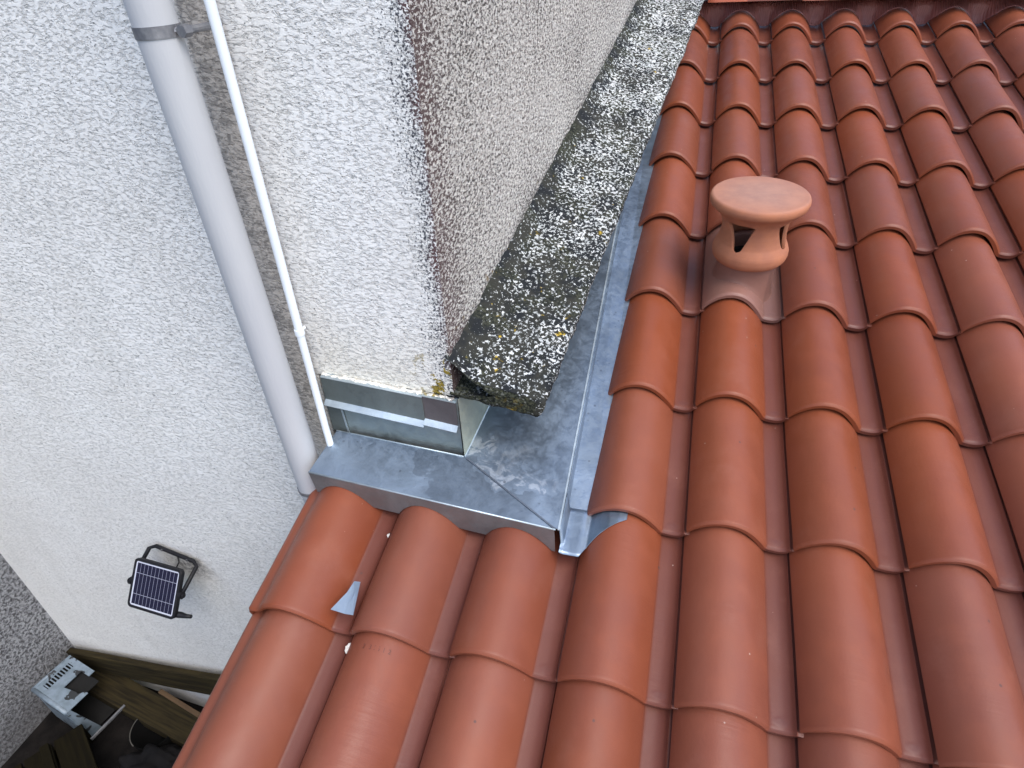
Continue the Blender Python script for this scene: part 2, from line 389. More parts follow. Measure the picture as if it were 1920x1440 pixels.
q = [(0, 0), (LB, 0), (LB, .25), (.24, .25)]
for zz in (-.10, TOP): 
    for i, (x, y) in enumerate(q):
        v.append(bm.verts.new((x, y, (zz if zz > 0 else -.06 + .303 * x))))
b, t = v[:4], v[4:]
bm.faces.new(b[::-1]); bm.faces.new(t)
for i in range(4): bm.faces.new((b[i], b[(i + 1) % 4], t[(i + 1) % 4], t[i]))
bm_obj("side_wall", bm, M_side, house, MB)

# ragged lower edge of the render above the zinc strips
bm = bmesh.new(); NE = 220; rr_ = []
for i in range(NE + 1):
    u_ = -.356 + (.345) * i / NE; ring = []
    zb = -.386 - .0085 * i / NE
    for k_ in range(9):
        a_ = 2 * math.pi * k_ / 9; q_ = Vector((u_ * 60, math.cos(a_) * 1.3, math.sin(a_) * 1.3))
        rr0 = .0062 + .0036 * noise.noise(q_) + .0025 * noise.noise(q_ * 3)
        ring.append(bm.verts.new((u_, .004 + rr0 * math.cos(a_), zb - A0.z + rr0 * math.sin(a_))))
    rr_.append(ring)
for a_, b_ in zip(rr_, rr_[1:]):
    for k_ in range(9): bm.faces.new((a_[k_], a_[(k_ + 1) % 9], b_[(k_ + 1) % 9], b_[k_]))
bm.faces.new(rr_[0]); bm.faces.new(rr_[-1][::-1])
bm_obj("render_edge", bm, M_facade, house, MA, True)

# lichen ledge: displaced, extruded up the slope
def ledge():
    sec = [(-.02, -.275), (.004, -.300), (.022, -.318), (.10, -.337), (.185, -.352), (.203, -.362), (.200, -.385), (.188, -.401), (.10, -.392), (-.02, -.378)]
    # resample
    L = [0]
    for a, b in zip(sec, sec[1:]): L.append(L[-1] + math.dist(a, b))
    def at(s):
        s *= L[-1]
        for i in range(len(sec) - 1):
            if s <= L[i + 1] + 1e-9:
                f = (s - L[i]) / (L[i + 1] - L[i]); return (sec[i][0] + f * (sec[i + 1][0] - sec[i][0]), sec[i][1] + f * (sec[i + 1][1] - sec[i][1]))
        return sec[-1]
    NS, NT_, LEN = 90, 620, 3.7
    me = bpy.data.meshes.new("ledge"); vs = []; uv = []
    ux = (MA.to_3x3() @ Vector((1, 0, 0)))
    def disp(p):
        return (noise.noise(p * 95) * .0022 + noise.noise(p * 210) * .0014 + noise.noise(p * 28) * .004 + noise.noise(p * 7) * .003)
    def pt(s, t, shrink=0):
        u_, z_ = at(s)
        if shrink: u_ = u_ + (.09 - u_) * shrink; z_ = z_ + (-.36 - z_) * shrink
        return WA(u_, .002, z_) + D1 * t
    for j in range(NT_ + 1):
        t = LEN * (j / NT_) ** 1.25
        for i in range(NS + 1):
            s = i / NS; p = pt(s, t)
            p1 = at(min(1, s + .01)); p0 = at(max(0, s - .01)); dx, dz = p1[0] - p0[0], p1[1] - p0[1]; l = math.hypot(dx, dz)
            nrm = (ux * (-dz / l) + Vector((0, 0, dx / l)))
            vs.append(p + nrm * disp(p) * (1 if s < .93 else .4)); uv.append((s, t))
    faces = []
    for j in range(NT_):
        for i in range(NS):
            a = j * (NS + 1) + i; faces.append((a, a + 1, a + NS + 2, a + NS + 1))
    # front end, gently domed
    prev = list(range(NS + 1)); K = 6
    for k in range(1, K + 1):
        cur = []
        for i in range(NS + 1):
            p = pt(i / NS, 0, k / K * .97); p = p + (MA.to_3x3() @ Vector((0, -1, 0))) * (.004 * math.sin(k / K * 1.5) + disp(p * 1.3))
            cur.append(len(vs)); vs.append(p); uv.append((.95, 0))
        for i in range(NS): faces.append((prev[i + 1], prev[i], cur[i], cur[i + 1]))
        prev = cur
    me.from_pydata([tuple(v) for v in vs], [], faces); me.update()
    l = me.uv_layers.new(name="UVMap")
    for lp in me.loops: l.data[lp.index].uv = uv[lp.vertex_index]
    o = finish("ledge", me, M_ledge, house, None, True)
    tag(o, "sloping ledge black and white with lichen and yellow patches")
ledge()

# shade-grey wall at the left, at right angles to the facade
gw = MA @ Matrix.Translation((-2.38, .01, 0)); bm = bmesh.new()
box(bm, (-.3, -2.6, -2.71 - A0.z), (0, 0, 0.9 - A0.z))
o = bm_obj("rendered_wall", bm, M_shaded_wall, None, gw); tag(o, "coarse shade-grey rendered wall at the lower left, square to the white facade", "wall")

# lower house under the tiled roof
bm = bmesh.new()
def rp(x, y, h): return RW(x, y, h)
# deck just under the tiles
for quad in ([(-.64, -4.4), (-.10, -4.4), (-.10, -2.40), (-.64, -2.45)], [(-.0995, -4.4), (2.7, -4.4), (2.7, .20), (-.0995, .20)]):
    prism(bm, [rp(x, y, -.075) for x, y in quad], RW(0, 0, -.03))
deck = None
low = empty("roofed_annexe", Matrix.Translation((0, -3, -2.64)), "low building carrying the terracotta tiled roof", "building")
bm_obj("roof_deck", bm, M_deck, low)
bm = bmesh.new()
box(bm, (-.60, -4.3, -2.64), (-.42, -2.44, -1.27)); box(bm, (-.419, -4.3, -2.64), (2.6, -4.1, -1.27))
bm_obj("wall", bm, M_shaded_wall, low)

# ------------------------------------------------------------------ roof tiles
TW, G = .225, .36224
TOPP = [(.0002, .023), (.006, .034), (.020, .054), (.038, .071), (.056, .0815), (.075, .086), (.095, .084), (.114, .0765), (.132, .063),
        (.148, .046), (.160, .030), (.168, .0175), (.1735, .0085), (.1765, .0045), (.188, .0022), (.200, .0012), (.210, .004), (.217, .009), (.2212, .0165), (.2232, .012), (.2385, .0105)]
BOTP = [(.0045, .013), (.011, .024), (.024, .040), (.041, .055), (.058, .0635), (.076, .0675), (.093, .066), (.109, .0595), (.124, .048),
        (.138, .032), (.149, .017), (.156, .006), (.162, -.004), (.170, -.011), (.184, -.016), (.201, -.018), (.213, -.015), (.220, -.009), (.2225, -.004), (.2300, .004), (.2385, .0065)]
def tile_mesh(name, mat, seed, verge=False, cut_left=0, length=.392):
    rr = random.Random(seed)
    bm = bmesh.new()
    top, bot = list(TOPP), list(BOTP)
    if verge:
        top = [(-.036, -.062), (-.034, -.01), (-.030, .012), (-.018, .022), (-.008, .025)] + top[1:]
        bot = [(-.026, -.062), (-.024, -.012), (-.020, .0), (-.010, .010), (-.002, .012)] + bot[1:]
    # refine by subdividing the profile (Catmull-Rom)
    def refine(p):
        out = []
        for i in range(len(p) - 1):
            p0, p1, p2, p3 = p[max(i - 1, 0)], p[i], p[i + 1], p[min(i + 2, len(p) - 1)]
            for f in (0, .5):
                out.append(tuple(.5 * ((2 * p1[k]) + (-p0[k] + p2[k]) * f + (2 * p0[k] - 5 * p1[k] + 4 * p2[k] - p3[k]) * f * f + (-p0[k] + 3 * p1[k] - 3 * p2[k] + p3[k]) * f ** 3) for k in (0, 1)))
        return out + [p[-1]]
    top, bot = refine(top), refine(bot); n = len(top)
    ys = [0, .0006, .0056, .0062, .012, .03, .08, .14, .2, .26, .32, .36, length]
    wob = [rr.uniform(-.0012, .0012) for _ in range(4)]
    secs = []
    for y in ys:
        rd = max(0, 1 - y / .0058)                       # rounded arris at the nose
        sag = -.028 * y / G
        tw = .5 * wob[0] * math.sin(y * 9 + seed) ; row = []
        for i in range(n):
            x, z = top[i]; bx, bz = bot[i]
            x2, z2 = x + (bx - x) * rd * .32, z + (bz - z) * rd * .32
            hp = .0022 * math.exp(-((y - .012) / .012) ** 2) if not verge else .001 * math.exp(-((y - .012) / .012) ** 2)
            nzz = .0007 * math.sin(x * 40 + y * 13 + seed)
            row.append(Vector((x2 + tw, y, z2 + sag + nzz - (hp * .3 if i > n * .78 else 0))))
        under = [Vector((bot[i][0] + (top[i][0] - bot[i][0]) * rd * .08 + tw, y, bot[i][1] + (top[i][1] - bot[i][1]) * rd * .08 + sag + .001)) for i in range(n)]
        secs.append([bm.verts.new(p) for p in row + under[::-1]])
    m = 2 * n
    for a, b in zip(secs, secs[1:]):
        for i in range(m): bm.faces.new((a[i], a[(i + 1) % m], b[(i + 1) % m], b[i]))
    for s_, flip in ((secs[0], 0), (secs[-1], 1)):
        for i in range(n - 1):
            f = [s_[i], s_[i + 1], s_[m - 2 - i], s_[m - 1 - i]]
            bm.faces.new(f if not flip else f[::-1])
    bmesh.ops.recalc_face_normals(bm, faces=bm.faces)
    me = bpy.data.meshes.new(name); bm.to_mesh(me); bm.free(); me.materials.append(mat)
    for p in me.polygons: p.use_smooth = True
    me.set_sharp_from_angle(angle=R(30))
    return me
variants = [tile_mesh("roof_tile", M_tile, s) for s in range(4)]
verge_me = tile_mesh("verge_tile", M_tile, 11, verge=True)

f_px, cx0, cy0 = 1184.23, 960, 720
def proj(p):
    d = p - CAM; z = d.dot(r2)
    if z < .05: return (-9999, 9999)
    return (cx0 + f_px * d.dot(r0) / z, cy0 + f_px * d.dot(r1) / z)
ORD = ["first", "second", "third", "fourth", "fifth", "sixth", "seventh", "eighth", "ninth", "tenth", "eleventh"]
row_first = {r: (1 if r <= 7 else -2) for r in range(0, 11)}
vent_tile = None
for r in range(0, 11):
    for c in range(-2, 10):
        if c < row_first[r]: continue
        pts = [proj(RW((c - 1) * TW + dx, -r * G + dy, .04)) for dx in (0, TW / 2, TW) for dy in (0, G * .5, G)]
        if not any(-200 < x < 2120 and -200 < y < 1560 for x, y in pts): continue
        inside = any(0 < x < 1920 and 0 < y < 1440 for x, y in pts)
        jx, jy, jz = rnd.uniform(-.0012, .0012), rnd.uniform(-.003, .003), rnd.uniform(-.0008, .0008)
        mtx = MR @ Matrix.Translation(((c - 1) * TW + jx, -r * G + jy, jz)) @ Matrix.Rotation(rnd.uniform(-.0022, .0022), 4, 'Z')
        idx = c - row_first[r]
        if r == 5 and c == 2:
            vent_tile = mtx; continue
        verge = (c == -2)
        is_host = (r == 9 and c == -1)
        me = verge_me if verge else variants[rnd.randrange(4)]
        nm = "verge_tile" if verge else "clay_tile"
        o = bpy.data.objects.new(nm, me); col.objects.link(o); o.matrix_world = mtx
        rowtxt = "the %s row below the ridge" % ORD[r]
        if is_host: o["_rc"] = 1
        if verge:
            lab = "terracotta tile with turned-down edge at the free roof side, %s" % {8: "just below the zinc fascia", 9: "second below the fascia", 10: "third below the fascia"}[r]
            tag(o, lab, "roof tile", "verge tiles along the free left roof edge")
        else:
            if r <= 6: where = "%s right of the lichen ledge, %s row below the ridge" % (ORD[idx], ORD[r])
            elif r == 7: where = "%s right of the cut zinc flange end, eighth row below ridge" % ORD[idx]
            else: where = "%s from the free left edge, %s row below the zinc fascia" % (ORD[idx], ORD[r - 8])
            tag(o, "terracotta roof tile, " + where, "roof tile", "interlocking terracotta roof tiles")

# vent tile with collar ---------------------------------------------------------
vt = empty("vent_tile", vent_tile, "dusty greyish terracotta tile with a round collar under the vent cowl", "vent tile")
me = tile_mesh("tile_body", M_vtile, 3)
o = bpy.data.objects.new("tile_body", me); col.objects.link(o); o.matrix_world = vent_tile; o.parent = vt; o.matrix_parent_inverse = vent_tile.inverted()
CX, CY = .112, .135                                          # collar centre on the tile
Cb = vent_tile @ Vector((CX, CY, .05))
def lathe(bm, prof, seg, c=Vector((0, 0, 0))):
    rings = [[bm.verts.new(c + Vector((r * math.cos(2 * math.pi * k / seg), r * math.sin(2 * math.pi * k / seg), z))) for k in range(seg)] for r, z in prof]
    for a, b in zip(rings, rings[1:]):
        for k in range(seg): bm.faces.new((a[k], a[(k + 1) % seg], b[(k + 1) % seg], b[k]))
    return rings
bm = bmesh.new()
seg = 64; rings = []
def tile_h(x):
    if x <= TOPP[0][0]: return TOPP[0][1]
    for (a, b), (c_, d) in zip(TOPP, TOPP[1:]):
        if x <= c_: return b + (d - b) * (x - a) / (c_ - a)
    return .012
prof = [(.094, -.004), (.088, .003), (.0845, .014), (.082, .03), (.081, .05), (.081, .085), (.074, .085), (.074, -.03)]
topz = .145
for ri, (rad, z) in enumerate(prof):
    ring = []
    for k in range(seg):
        th = 2 * math.pi * k / seg; x, y = CX + rad * math.cos(th), CY + rad * math.sin(th)
        hs = tile_h(min(max(x, -.002), .2)) - .028 * y / G
        if ri < 5:
            # follow the tile surface at the foot, level out upwards
            w = [1, .98, .85, .55, .2][ri]; zt = topz - .05 + y * -.0
            zz = (hs + z) * w + (.10 + z - .02) * (1 - w)
        else: zz = topz - .012 * (ri > 5) if z > 0 else .02
        ring.append(bm.verts.new((x, y, zz)))
    rings.append(ring)
for a, b in zip(rings, rings[1:]):
    for k in range(seg): bm.faces.new((a[k], a[(k + 1) % seg], b[(k + 1) % seg], b[k]))
bm_obj("collar", bm, M_vtile, vt, vent_tile, True)

# terracotta vent cowl ------------------------------------------------------------
cowl_loc = vent_tile @ Vector((CX, CY, .135))
mc = Matrix.Translation(cowl_loc) @ Matrix.Rotation(R(3), 4, 'X') @ Matrix.Diagonal((1, 1, .95, 1))
cw = empty("vent_cowl", mc, "pale terracotta mushroom vent cowl with cut openings standing on the roof", "vent cowl")
def cowl():
    P = [(.086, -.022), (.094, -.020), (.1010, -.010), (.1040, .003), (.1035, .016), (.0985, .030), (.0925, .042), (.0895, .055), (.0880, .070), (.0880, .085), (.0900, .099),
         (.0935, .112), (.100, .124), (.107, .134), (.113, .142), (.118, .150)]
    def rad(z):
        if z <= P[0][1]: return P[0][0]
        for (a, b), (c, d) in zip(P, P[1:]):
            if z <= d:
                f = (z - b) / (d - b); f = f; return a + (c - a) * f
        return P[-1][0]
    zlo, zhi = .034, .118
    zs = [-.022, -.020, -.016, -.010, -.004, .003, .010, .016, .023, .030]
    nzo = 22; zs += [zlo + (zhi - zlo) * i / nzo for i in range(nzo + 1)] + [.124, .129, .134, .139, .143, .147, .150]
    nop = 4; half = 16; per = 2 * half + 20
    ang0 = R(-90 - 28)
    def hw(z):      # half-angle of an opening at height z: narrow at the foot, wide above
        f = (z - zlo) / (zhi - zlo)
        if f < 0 or f > 1: return None
        w = R(6 + 20 * f)
        e = .10
        if f < e: w *= math.sqrt(max(0, 1 - ((e - f) / e) ** 2))
        if f > 1 - e * .8: w *= math.sqrt(max(0, 1 - ((f - 1 + e * .8) / (e * .8)) ** 2)) * .35 + .65 if f < 1 else .65
        return max(w, R(.4))
    grid = []
    bm = bmesh.new()
    for z in zs:
        w = hw(min(max(z, zlo), zhi))
        if z < zlo: w = R(7) + (zlo - z) * 6
        if z > zhi: w = R(16) + (z - zhi) * 2
        w = min(w, R(38))
        row = []
        for k in range(nop):
            c0 = ang0 + k * 2 * math.pi / nop; per_a = 2 * math.pi / nop
            ths = [c0 - w + 2 * w * i / (2 * half) for i in range(2 * half)] + [c0 + w + (per_a - 2 * w) * i / 20 for i in range(20)]
            for th in ths:
                r_ = rad(z) + .0012 * noise.noise(Vector((math.cos(th) * 3, math.sin(th) * 3, z * 20)))
                row.append(bm.verts.new((r_ * math.cos(th), r_ * math.sin(th), z)))
        grid.append(row)
    m = nop * per
    for j in range(len(zs) - 1):
        for i in range(m):
            if (i % per) < 2 * half and zs[j] >= zlo - 1e-6 and zs[j + 1] <= zhi + 1e-6: continue
            bm.faces.new((grid[j][i], grid[j][(i + 1) % m], grid[j + 1][(i + 1) % m], grid[j + 1][i]))
    for v in [v for v in bm.verts if not v.link_faces]: bm.verts.remove(v)
    o = bm_obj("body", bm, M_cowl, cw, mc, True)
    sm = o.modifiers.new("wall", 'SOLIDIFY'); sm.thickness = .010; sm.offset = -1
    bv = o.modifiers.new("soft", 'BEVEL'); bv.width = .0022; bv.segments = 2; bv.limit_method = 'ANGLE'; bv.angle_limit = R(55)
    bm = bmesh.new()
    rg = lathe(bm, [(.0001, .150), (.10, .142), (.114, .143), (.1225, .146), (.1285, .1530), (.1310, .1620), (.1308, .1700), (.1288, .1752), (.1260, .1782), (.1225, .1792), (.118, .1790), (.110, .1800), (.085, .1815), (.055, .1835), (.025, .1842), (.0001, .1845)], 96)
    bmesh.ops.remove_doubles(bm, verts=bm.verts, dist=.0002)
    bm_obj("cap", bm, M_cowl, cw, mc, True)
    # dark inside of the duct
    bm = bmesh.new(); lathe(bm, [(.0001, -.03), (.060, -.03), (.068, -.02)], 32); bm_obj("duct", bm, M_dark, cw, mc)
cowl()

# raised number stamped on one tile, just below the fascia row
def stamp():
    host = [o for o in bpy.data.objects if o.get("_rc") == 1][0]
    cu = bpy.data.curves.new("stamp", 'FONT'); cu.body = "2  3 25 1 2"; cu.size = .0135; cu.extrude = .0009; cu.space_character = 1.05
    to = bpy.data.objects.new("stamp_text", cu); col.objects.link(to)
    dg = bpy.context.evaluated_depsgraph_get(); me = bpy.data.meshes.new_from_object(to.evaluated_get(dg)); bpy.data.objects.remove(to)
    bmx = bmesh.new(); bmx.from_mesh(me); bmesh.ops.triangulate(bmx, faces=bmx.faces); bmx.to_mesh(me); bmx.free()
    for v in me.vertices:
        x = .052 + v.co.x; y = .334 + v.co.y; v.co = Vector((x, y, tile_h(x) - .028 * y / G + .0002 + v.co.z))
    me.name = "raised_number"; o = finish("raised_number", me, M_stamp_shade, host, host.matrix_world.copy())
stamp()

# ridge closure and ridge tiles ----------------------------------------------------
bm = bmesh.new()
N = 1500; x0, x1 = .03, 2.3
rows = []
for y, lift in ((.160, 0), (.163, .0), (.185, .006), (.215, .016), (.25, .03)):
    row = []
    for i in range(N + 1):
        x = x0 + (x1 - x0) * i / N
        lx = (x % TW); h = tile_h(lx) if lx < .2205 else .02
        e = (.25 - y) / .09
        yr = y + (.035 * max(0, 1 - h / .06) if lift < .012 else 0)
        h = max(h, 0.001) * e + (.095) * (1 - e) - .028 * yr / G + .0050
        ple = .0034 * math.sin(2 * math.pi * x / .0085) * (.35 + .65 * min(1, (y - .155) / .03))
        row.append(bm.verts.new((x, y + .003 * noise.noise(Vector((x * 9, 0, 0))) + (0.035 * max(0, 1 - tile_h(lx) / .06) if lift < .012 else 0), h + ple + lift * .4)))
    rows.append(row)
for a, b in zip(rows, rows[1:]):
    for i in range(N): bm.faces.new((a[i], a[i + 1], b[i + 1], b[i]))
o = bm_obj("ridge_closure", bm, M_pleat, None, MR.copy(), True)
so = o.modifiers.new("t", 'SOLIDIFY'); so.thickness = .0022
tag(o, "pleated reddish closure strip moulded over the top tiles under the ridge", "ridge closure")
RH = .12
def ridge_mesh():
    bm = bmesh.new(); seg = 20; L = .435; secs = []
    for (x, dr) in ((0, .0), (.004, .003), (.05, .003), (.054, .0), (L, -.004)):
        ring = []
        for k in range(seg + 1):
            th = math.pi * k / seg; ring.append(Vector((x, -(.128 + dr) * math.cos(th), (.085 + dr) * math.sin(th))))
        inn = [Vector((x, p.y * .88, p.z * .86 if p.z > 1e-4 else 0)) for p in ring]
        secs.append([bm.verts.new(p) for p in ring + inn[::-1]])
    m = 2 * (seg + 1)
    for a, b in zip(secs, secs[1:]):
        for i in range(m): bm.faces.new((a[i], a[(i + 1) % m], b[(i + 1) % m], b[i]))
    for s_ in (secs[0], secs[-1]):
        for i in range(seg): bm.faces.new((s_[i], s_[i + 1], s_[m - 2 - i], s_[m - 1 - i]))
    bmesh.ops.recalc_face_normals(bm, faces=bm.faces)
    me = bpy.data.meshes.new("ridge_tile"); bm.to_mesh(me); bm.free(); me.materials.append(M_ridge)
    for p in me.polygons: p.use_smooth = True
    me.set_sharp_from_angle(angle=R(40)); return me
rme = ridge_mesh(); base = RW(0, .196, 0)
for i in range(6):
    o = bpy.data.objects.new("ridge_tile", rme); col.objects.link(o)
    o.matrix_world = Matrix.Translation((.148 + .410 * i, base.y, base.z + .105)) @ Matrix.Rotation(R(-.5), 4, 'Y')
    tag(o, "half-round terracotta ridge tile, %s from the lichen ledge along the ridge" % ORD[i], "ridge tile", "ridge tiles along the top of the roof")

# ------------------------------------------------------------------ zinc flashing
zf = empty("zinc_flashing", Matrix.Translation(RW(-.3, -2.5, .09)), "bluish zinc flashing fitted round the corner of the white house", "flashing")
HS = .095; TH = RW(0, 0, -.0012)
def P(x, y, h=HS): return RW(x, y, h)
FL, FR, BR, BL, ML = (-.671, -2.575), (-.053, -2.616), (-.305, -2.470), (-.651, -2.449), (-.662, -2.519)
def sheet(name, poly, mat, parent=zf, off=None, bevel=0, label=None):
    bm = bmesh.new(); prism(bm, poly, off if off is not None else TH); o = bm_obj(name, bm, mat, parent, None, False, bevel)
    if label: o["label"] = label
    return o
sheet("apron_sheet", [P(*FL), P(*FR), P(-.300, -2.474, HS), P(*BR), P(*BL), P(*ML)], M_zinc)
bm = bmesh.new(); tube(bm, [P(FL[0], FL[1] - .001, HS - .0005), P(FR[0], FR[1] - .001, HS - .0005)], .0022, 8)
bm_obj("front_hem", bm, M_zinc_bright, zf, None, True)
# fascia cut round the rolls
bm = bmesh.new(); NF = 240; tp = []; bt = []
for i in range(NF + 1):
    f = i / NF; x = FL[0] + (FR[0] - .003 - FL[0]) * f; y = FL[1] + (FR[1] - FL[1]) * f - .003
    lx = (x + 10 * TW) % TW; th_ = tile_h(lx) if lx < .2205 else .02
    hb = min(th_ + .003 - .028 * (y + 8 * G) / G + .004 * 0, HS - .006)
    if x < -.655: hb = .02
    # cut line stays above the pan: slanted snips between the rolls
    hb = max(hb, .010)
    tp.append(bm.verts.new(P(x, y, HS - .001))); bt.append(bm.verts.new(P(x, y - .012 * (HS - hb) / HS, hb)))
for i in range(NF): bm.faces.new((tp[i], tp[i + 1], bt[i + 1], bt[i]))
o = bm_obj("fascia", bm, M_fascia, zf); s_ = o.modifiers.new("t", 'SOLIDIFY'); s_.thickness = .0014
# valley sheet beside the ledge, in two lapped lengths, with raised fold along the tiles
fx0, fx1 = (-.046, -2.622), (-.046, .22)
def foldx(y): return -.046 - .012 * (y + 2.622) / 1.0 if y < -1.6 else -.058
def wbx(y):   # foot of the side wall upstand
    b = (MR.inverted() @ (Vector((A0.x, A0.y, A0.z)) + D1H * (y + 2.47) / .993)); return BR[0] + .124 * (y + 2.470)
for (ya, yb, dh) in ((-2.616, -1.02, 0.), (-1.03, .20, .002)):
    L_, R_ = [], []
    ysl = [FR[1] + .0005, BR[1] - .003, BR[1]] if ya < -2 else [ya]
    ysl += [ysl[-1] + (yb - ysl[-1]) * i / 10 for i in range(1, 11)]
    for i, y in enumerate(ysl):
        if ya < -2 and i == 0: xl = FR[0] + .001
        elif ya < -2 and i == 1: xl = BR[0] + .002
        else: xl = wbx(y) + .002
        L_.append(P(xl, y, HS + dh + .0015)); R_.append(P(max(foldx(y), xl + .001), y, HS + dh + .0015))
    sheet("valley_sheet", L_ + R_[::-1], M_zinc)
bm = bmesh.new(); bar(bm, P(-.046, -2.618, HS + .001), P(-.058, -1.6, HS + .001), .004, .005, RW(0, 0, 1)); bar(bm, P(-.058, -1.5995, HS + .001), P(-.058, .2, HS + .001), .004, .005, RW(0, 0, 1))
bm_obj("fold_edge", bm, M_zinc_bright, zf)
# mitre seam
bm = bmesh.new(); bar(bm, P(BR[0] + .008, BR[1] - .004, HS + .002), P(FR[0] - .004, FR[1] + .001, HS + .002), .0035, .003, RW(0, 0, 1))
bm_obj("mitre_seam", bm, M_seam, zf)
# side flange running under the first tile column
bm = bmesh.new()
xs_ = [-.044, -.0435, -.040, -.034, -.02, -.008] + [0.0 + .094 * i / 22 for i in range(23)]
def flh(x, y):
    t = tile_h(max(x, .0018)); t = max(t, .052 - max(0, x) * .45)          # bridges the channel between two rolls
    h_ = t - .028 * (y + 2.898) / G + .0022
    if x < -.043: h_ = (HS - .003) if y > -2.618 else h_ + .006
    elif x < -.036: h_ += .002
    return h_
rws = []
for y_i, y in enumerate([-2.644, -2.635, -2.6185, -2.6175, -2.605, -2.59, -2.575, -2.56, -2.548, -2.536, -2.525]):
    row = []
    for x in xs_:
        back = max(0, x - .002) / .092
        ylim = -2.644 + (back ** .6) * .096
        yy = max(y, ylim) + y_i * 1e-4
        row.append(bm.verts.new(P(x, yy, flh(x, yy))))
    rws.append(row)
prof = xs_
for a, b in zip(rws, rws[1:]):
    for i in range(len(prof) - 1): bm.faces.new((a[i], a[i + 1], b[i + 1], b[i]))
o = bm_obj("side_flange", bm, M_zinc, zf, None, True); s_ = o.modifiers.new("t", 'SOLIDIFY'); s_.thickness = .0014
bm = bmesh.new()
prism(bm, [P(-.044, -2.532, .0246), P(.02, -2.532, .0196), P(.02, .2, .030), P(-.056, .2, .030), P(-.056, -1.6, .030)], TH)
prism(bm, [P(-.0445, -2.53, HS - .003), P(-.0565, -1.6, HS - .003), P(-.0565, .2, HS - .003), P(-.0565, .2, .031), P(-.0565, -1.6, .031), P(-.0445, -2.53, .021)], Vector((.0012, 0, 0)))
bm_obj("side_flange", bm, M_zinc, zf)
# upstand against the house, rising to the render
bm = bmesh.new()
ub = [WA(-.347, -.000, -.558), WA(-.003, -.000, -.560)]; 
prism(bm, [WA(-.353, -.002, -.5605), WA(.000, -.002, -.5655), WA(.000, -.002, -.39), WA(-.353, -.002, -.39)], MA.to_3x3() @ Vector((0, .0012, 0)))
bm_obj("upstand", bm, M_zinc_up, zf)
bm = bmesh.new(); tube(bm, [P(*BL, HS + .001), P(*BR, HS + .001)], .0018, 8); bm_obj("upstand_fold", bm, M_zinc_bright, zf, None, True)
# darker lapped piece at the left of the upstand
bm = bmesh.new(); prism(bm, [WA(-.358, -.0045, -.552), WA(-.312, -.0045, -.556), WA(-.318, -.0045, -.44), WA(-.358, -.0045, -.44)], MA.to_3x3() @ Vector((0, .0012, 0)))
bm_obj("lap_piece", bm, M_zinc_old, zf)
bm = bmesh.new(); bar(bm, WA(-.311, -.006, -.556), WA(-.317, -.006, -.455), .004, .003, MA.to_3x3() @ Vector((0, 1, 0))); bm_obj("lap_edge", bm, M_zinc_bright, zf)
# side upstand below the ledge
bm = bmesh.new()
pA = WA(.002, -.002, -.5655); pT = WA(-.001, -.002, -.39)
dd = Vector((.118, .95, .26)); 
prism(bm, [P(BR[0] + .002, BR[1] + .002, HS - .001), P(wbx(-.2), -.2, HS - .001), P(wbx(-.2) , -.2, HS + .26), pT + Vector((.003, .003, 0)) ], Vector((-.0012, 0, 0)))
bm_obj("side_upstand", bm, M_zinc_side, zf)
bm = bmesh.new(); tube(bm, [P(BR[0] + .003, BR[1], HS + .002), P(wbx(-.2) + .003, -.2, HS + .004)], .002, 8); bm_obj("side_fold", bm, M_zinc_bright, zf, None, True)

# counter flashing strips under the render, each its own lapped piece
def counter(name, u0, u1, zt0, zt1, zb0, zb1, mat, off, label):
    t = empty(name, MA @ Matrix.Translation(((u0 + u1) / 2, -.01, zt0 - A0.z - .1)), label, "flashing strip", "counter flashing strips under the render")
    nrm = MA.to_3x3() @ Vector((0, 1, 0))
    bm = bmesh.new(); prism(bm, [WA(u0, -off, zt0), WA(u1, -off, zt1), WA(u1, -off, zb1), WA(u0, -off, zb0)], nrm * .0012); bm_obj("strip", bm, mat, t)
    bm = bmesh.new(); prism(bm, [WA(u0, -off, zb0), WA(u1, -off, zb1), WA(u1, -off - .013, zb1 - .010), WA(u0, -off - .013, zb0 - .010)], Vector((0, 0, -.0012))); bm_obj("drip_lip", bm, M_zinc_bright, t)
    bm = bmesh.new(); prism(bm, [WA(u0, -off - .001, zt0 + .001), WA(u1, -off - .001, zt1 + .001), WA(u1, .011, zt1 + .001), WA(u0, .011, zt0 + .001)], Vector((0, 0, .0015))); bm_obj("top_return", bm, M_zinc_bright, t)
counter("flashing_strip", -.353, -.086, -.384, -.394, -.448, -.462, M_zinc_old, .0085, "long weathered grey zinc strip with bright drip lip under the white render")
counter("flashing_strip", -.087, -.003, -.392, -.396, -.456, -.462, M_zinc_brown, .006, "short brownish zinc strip at the house corner, lapped by the longer strip")

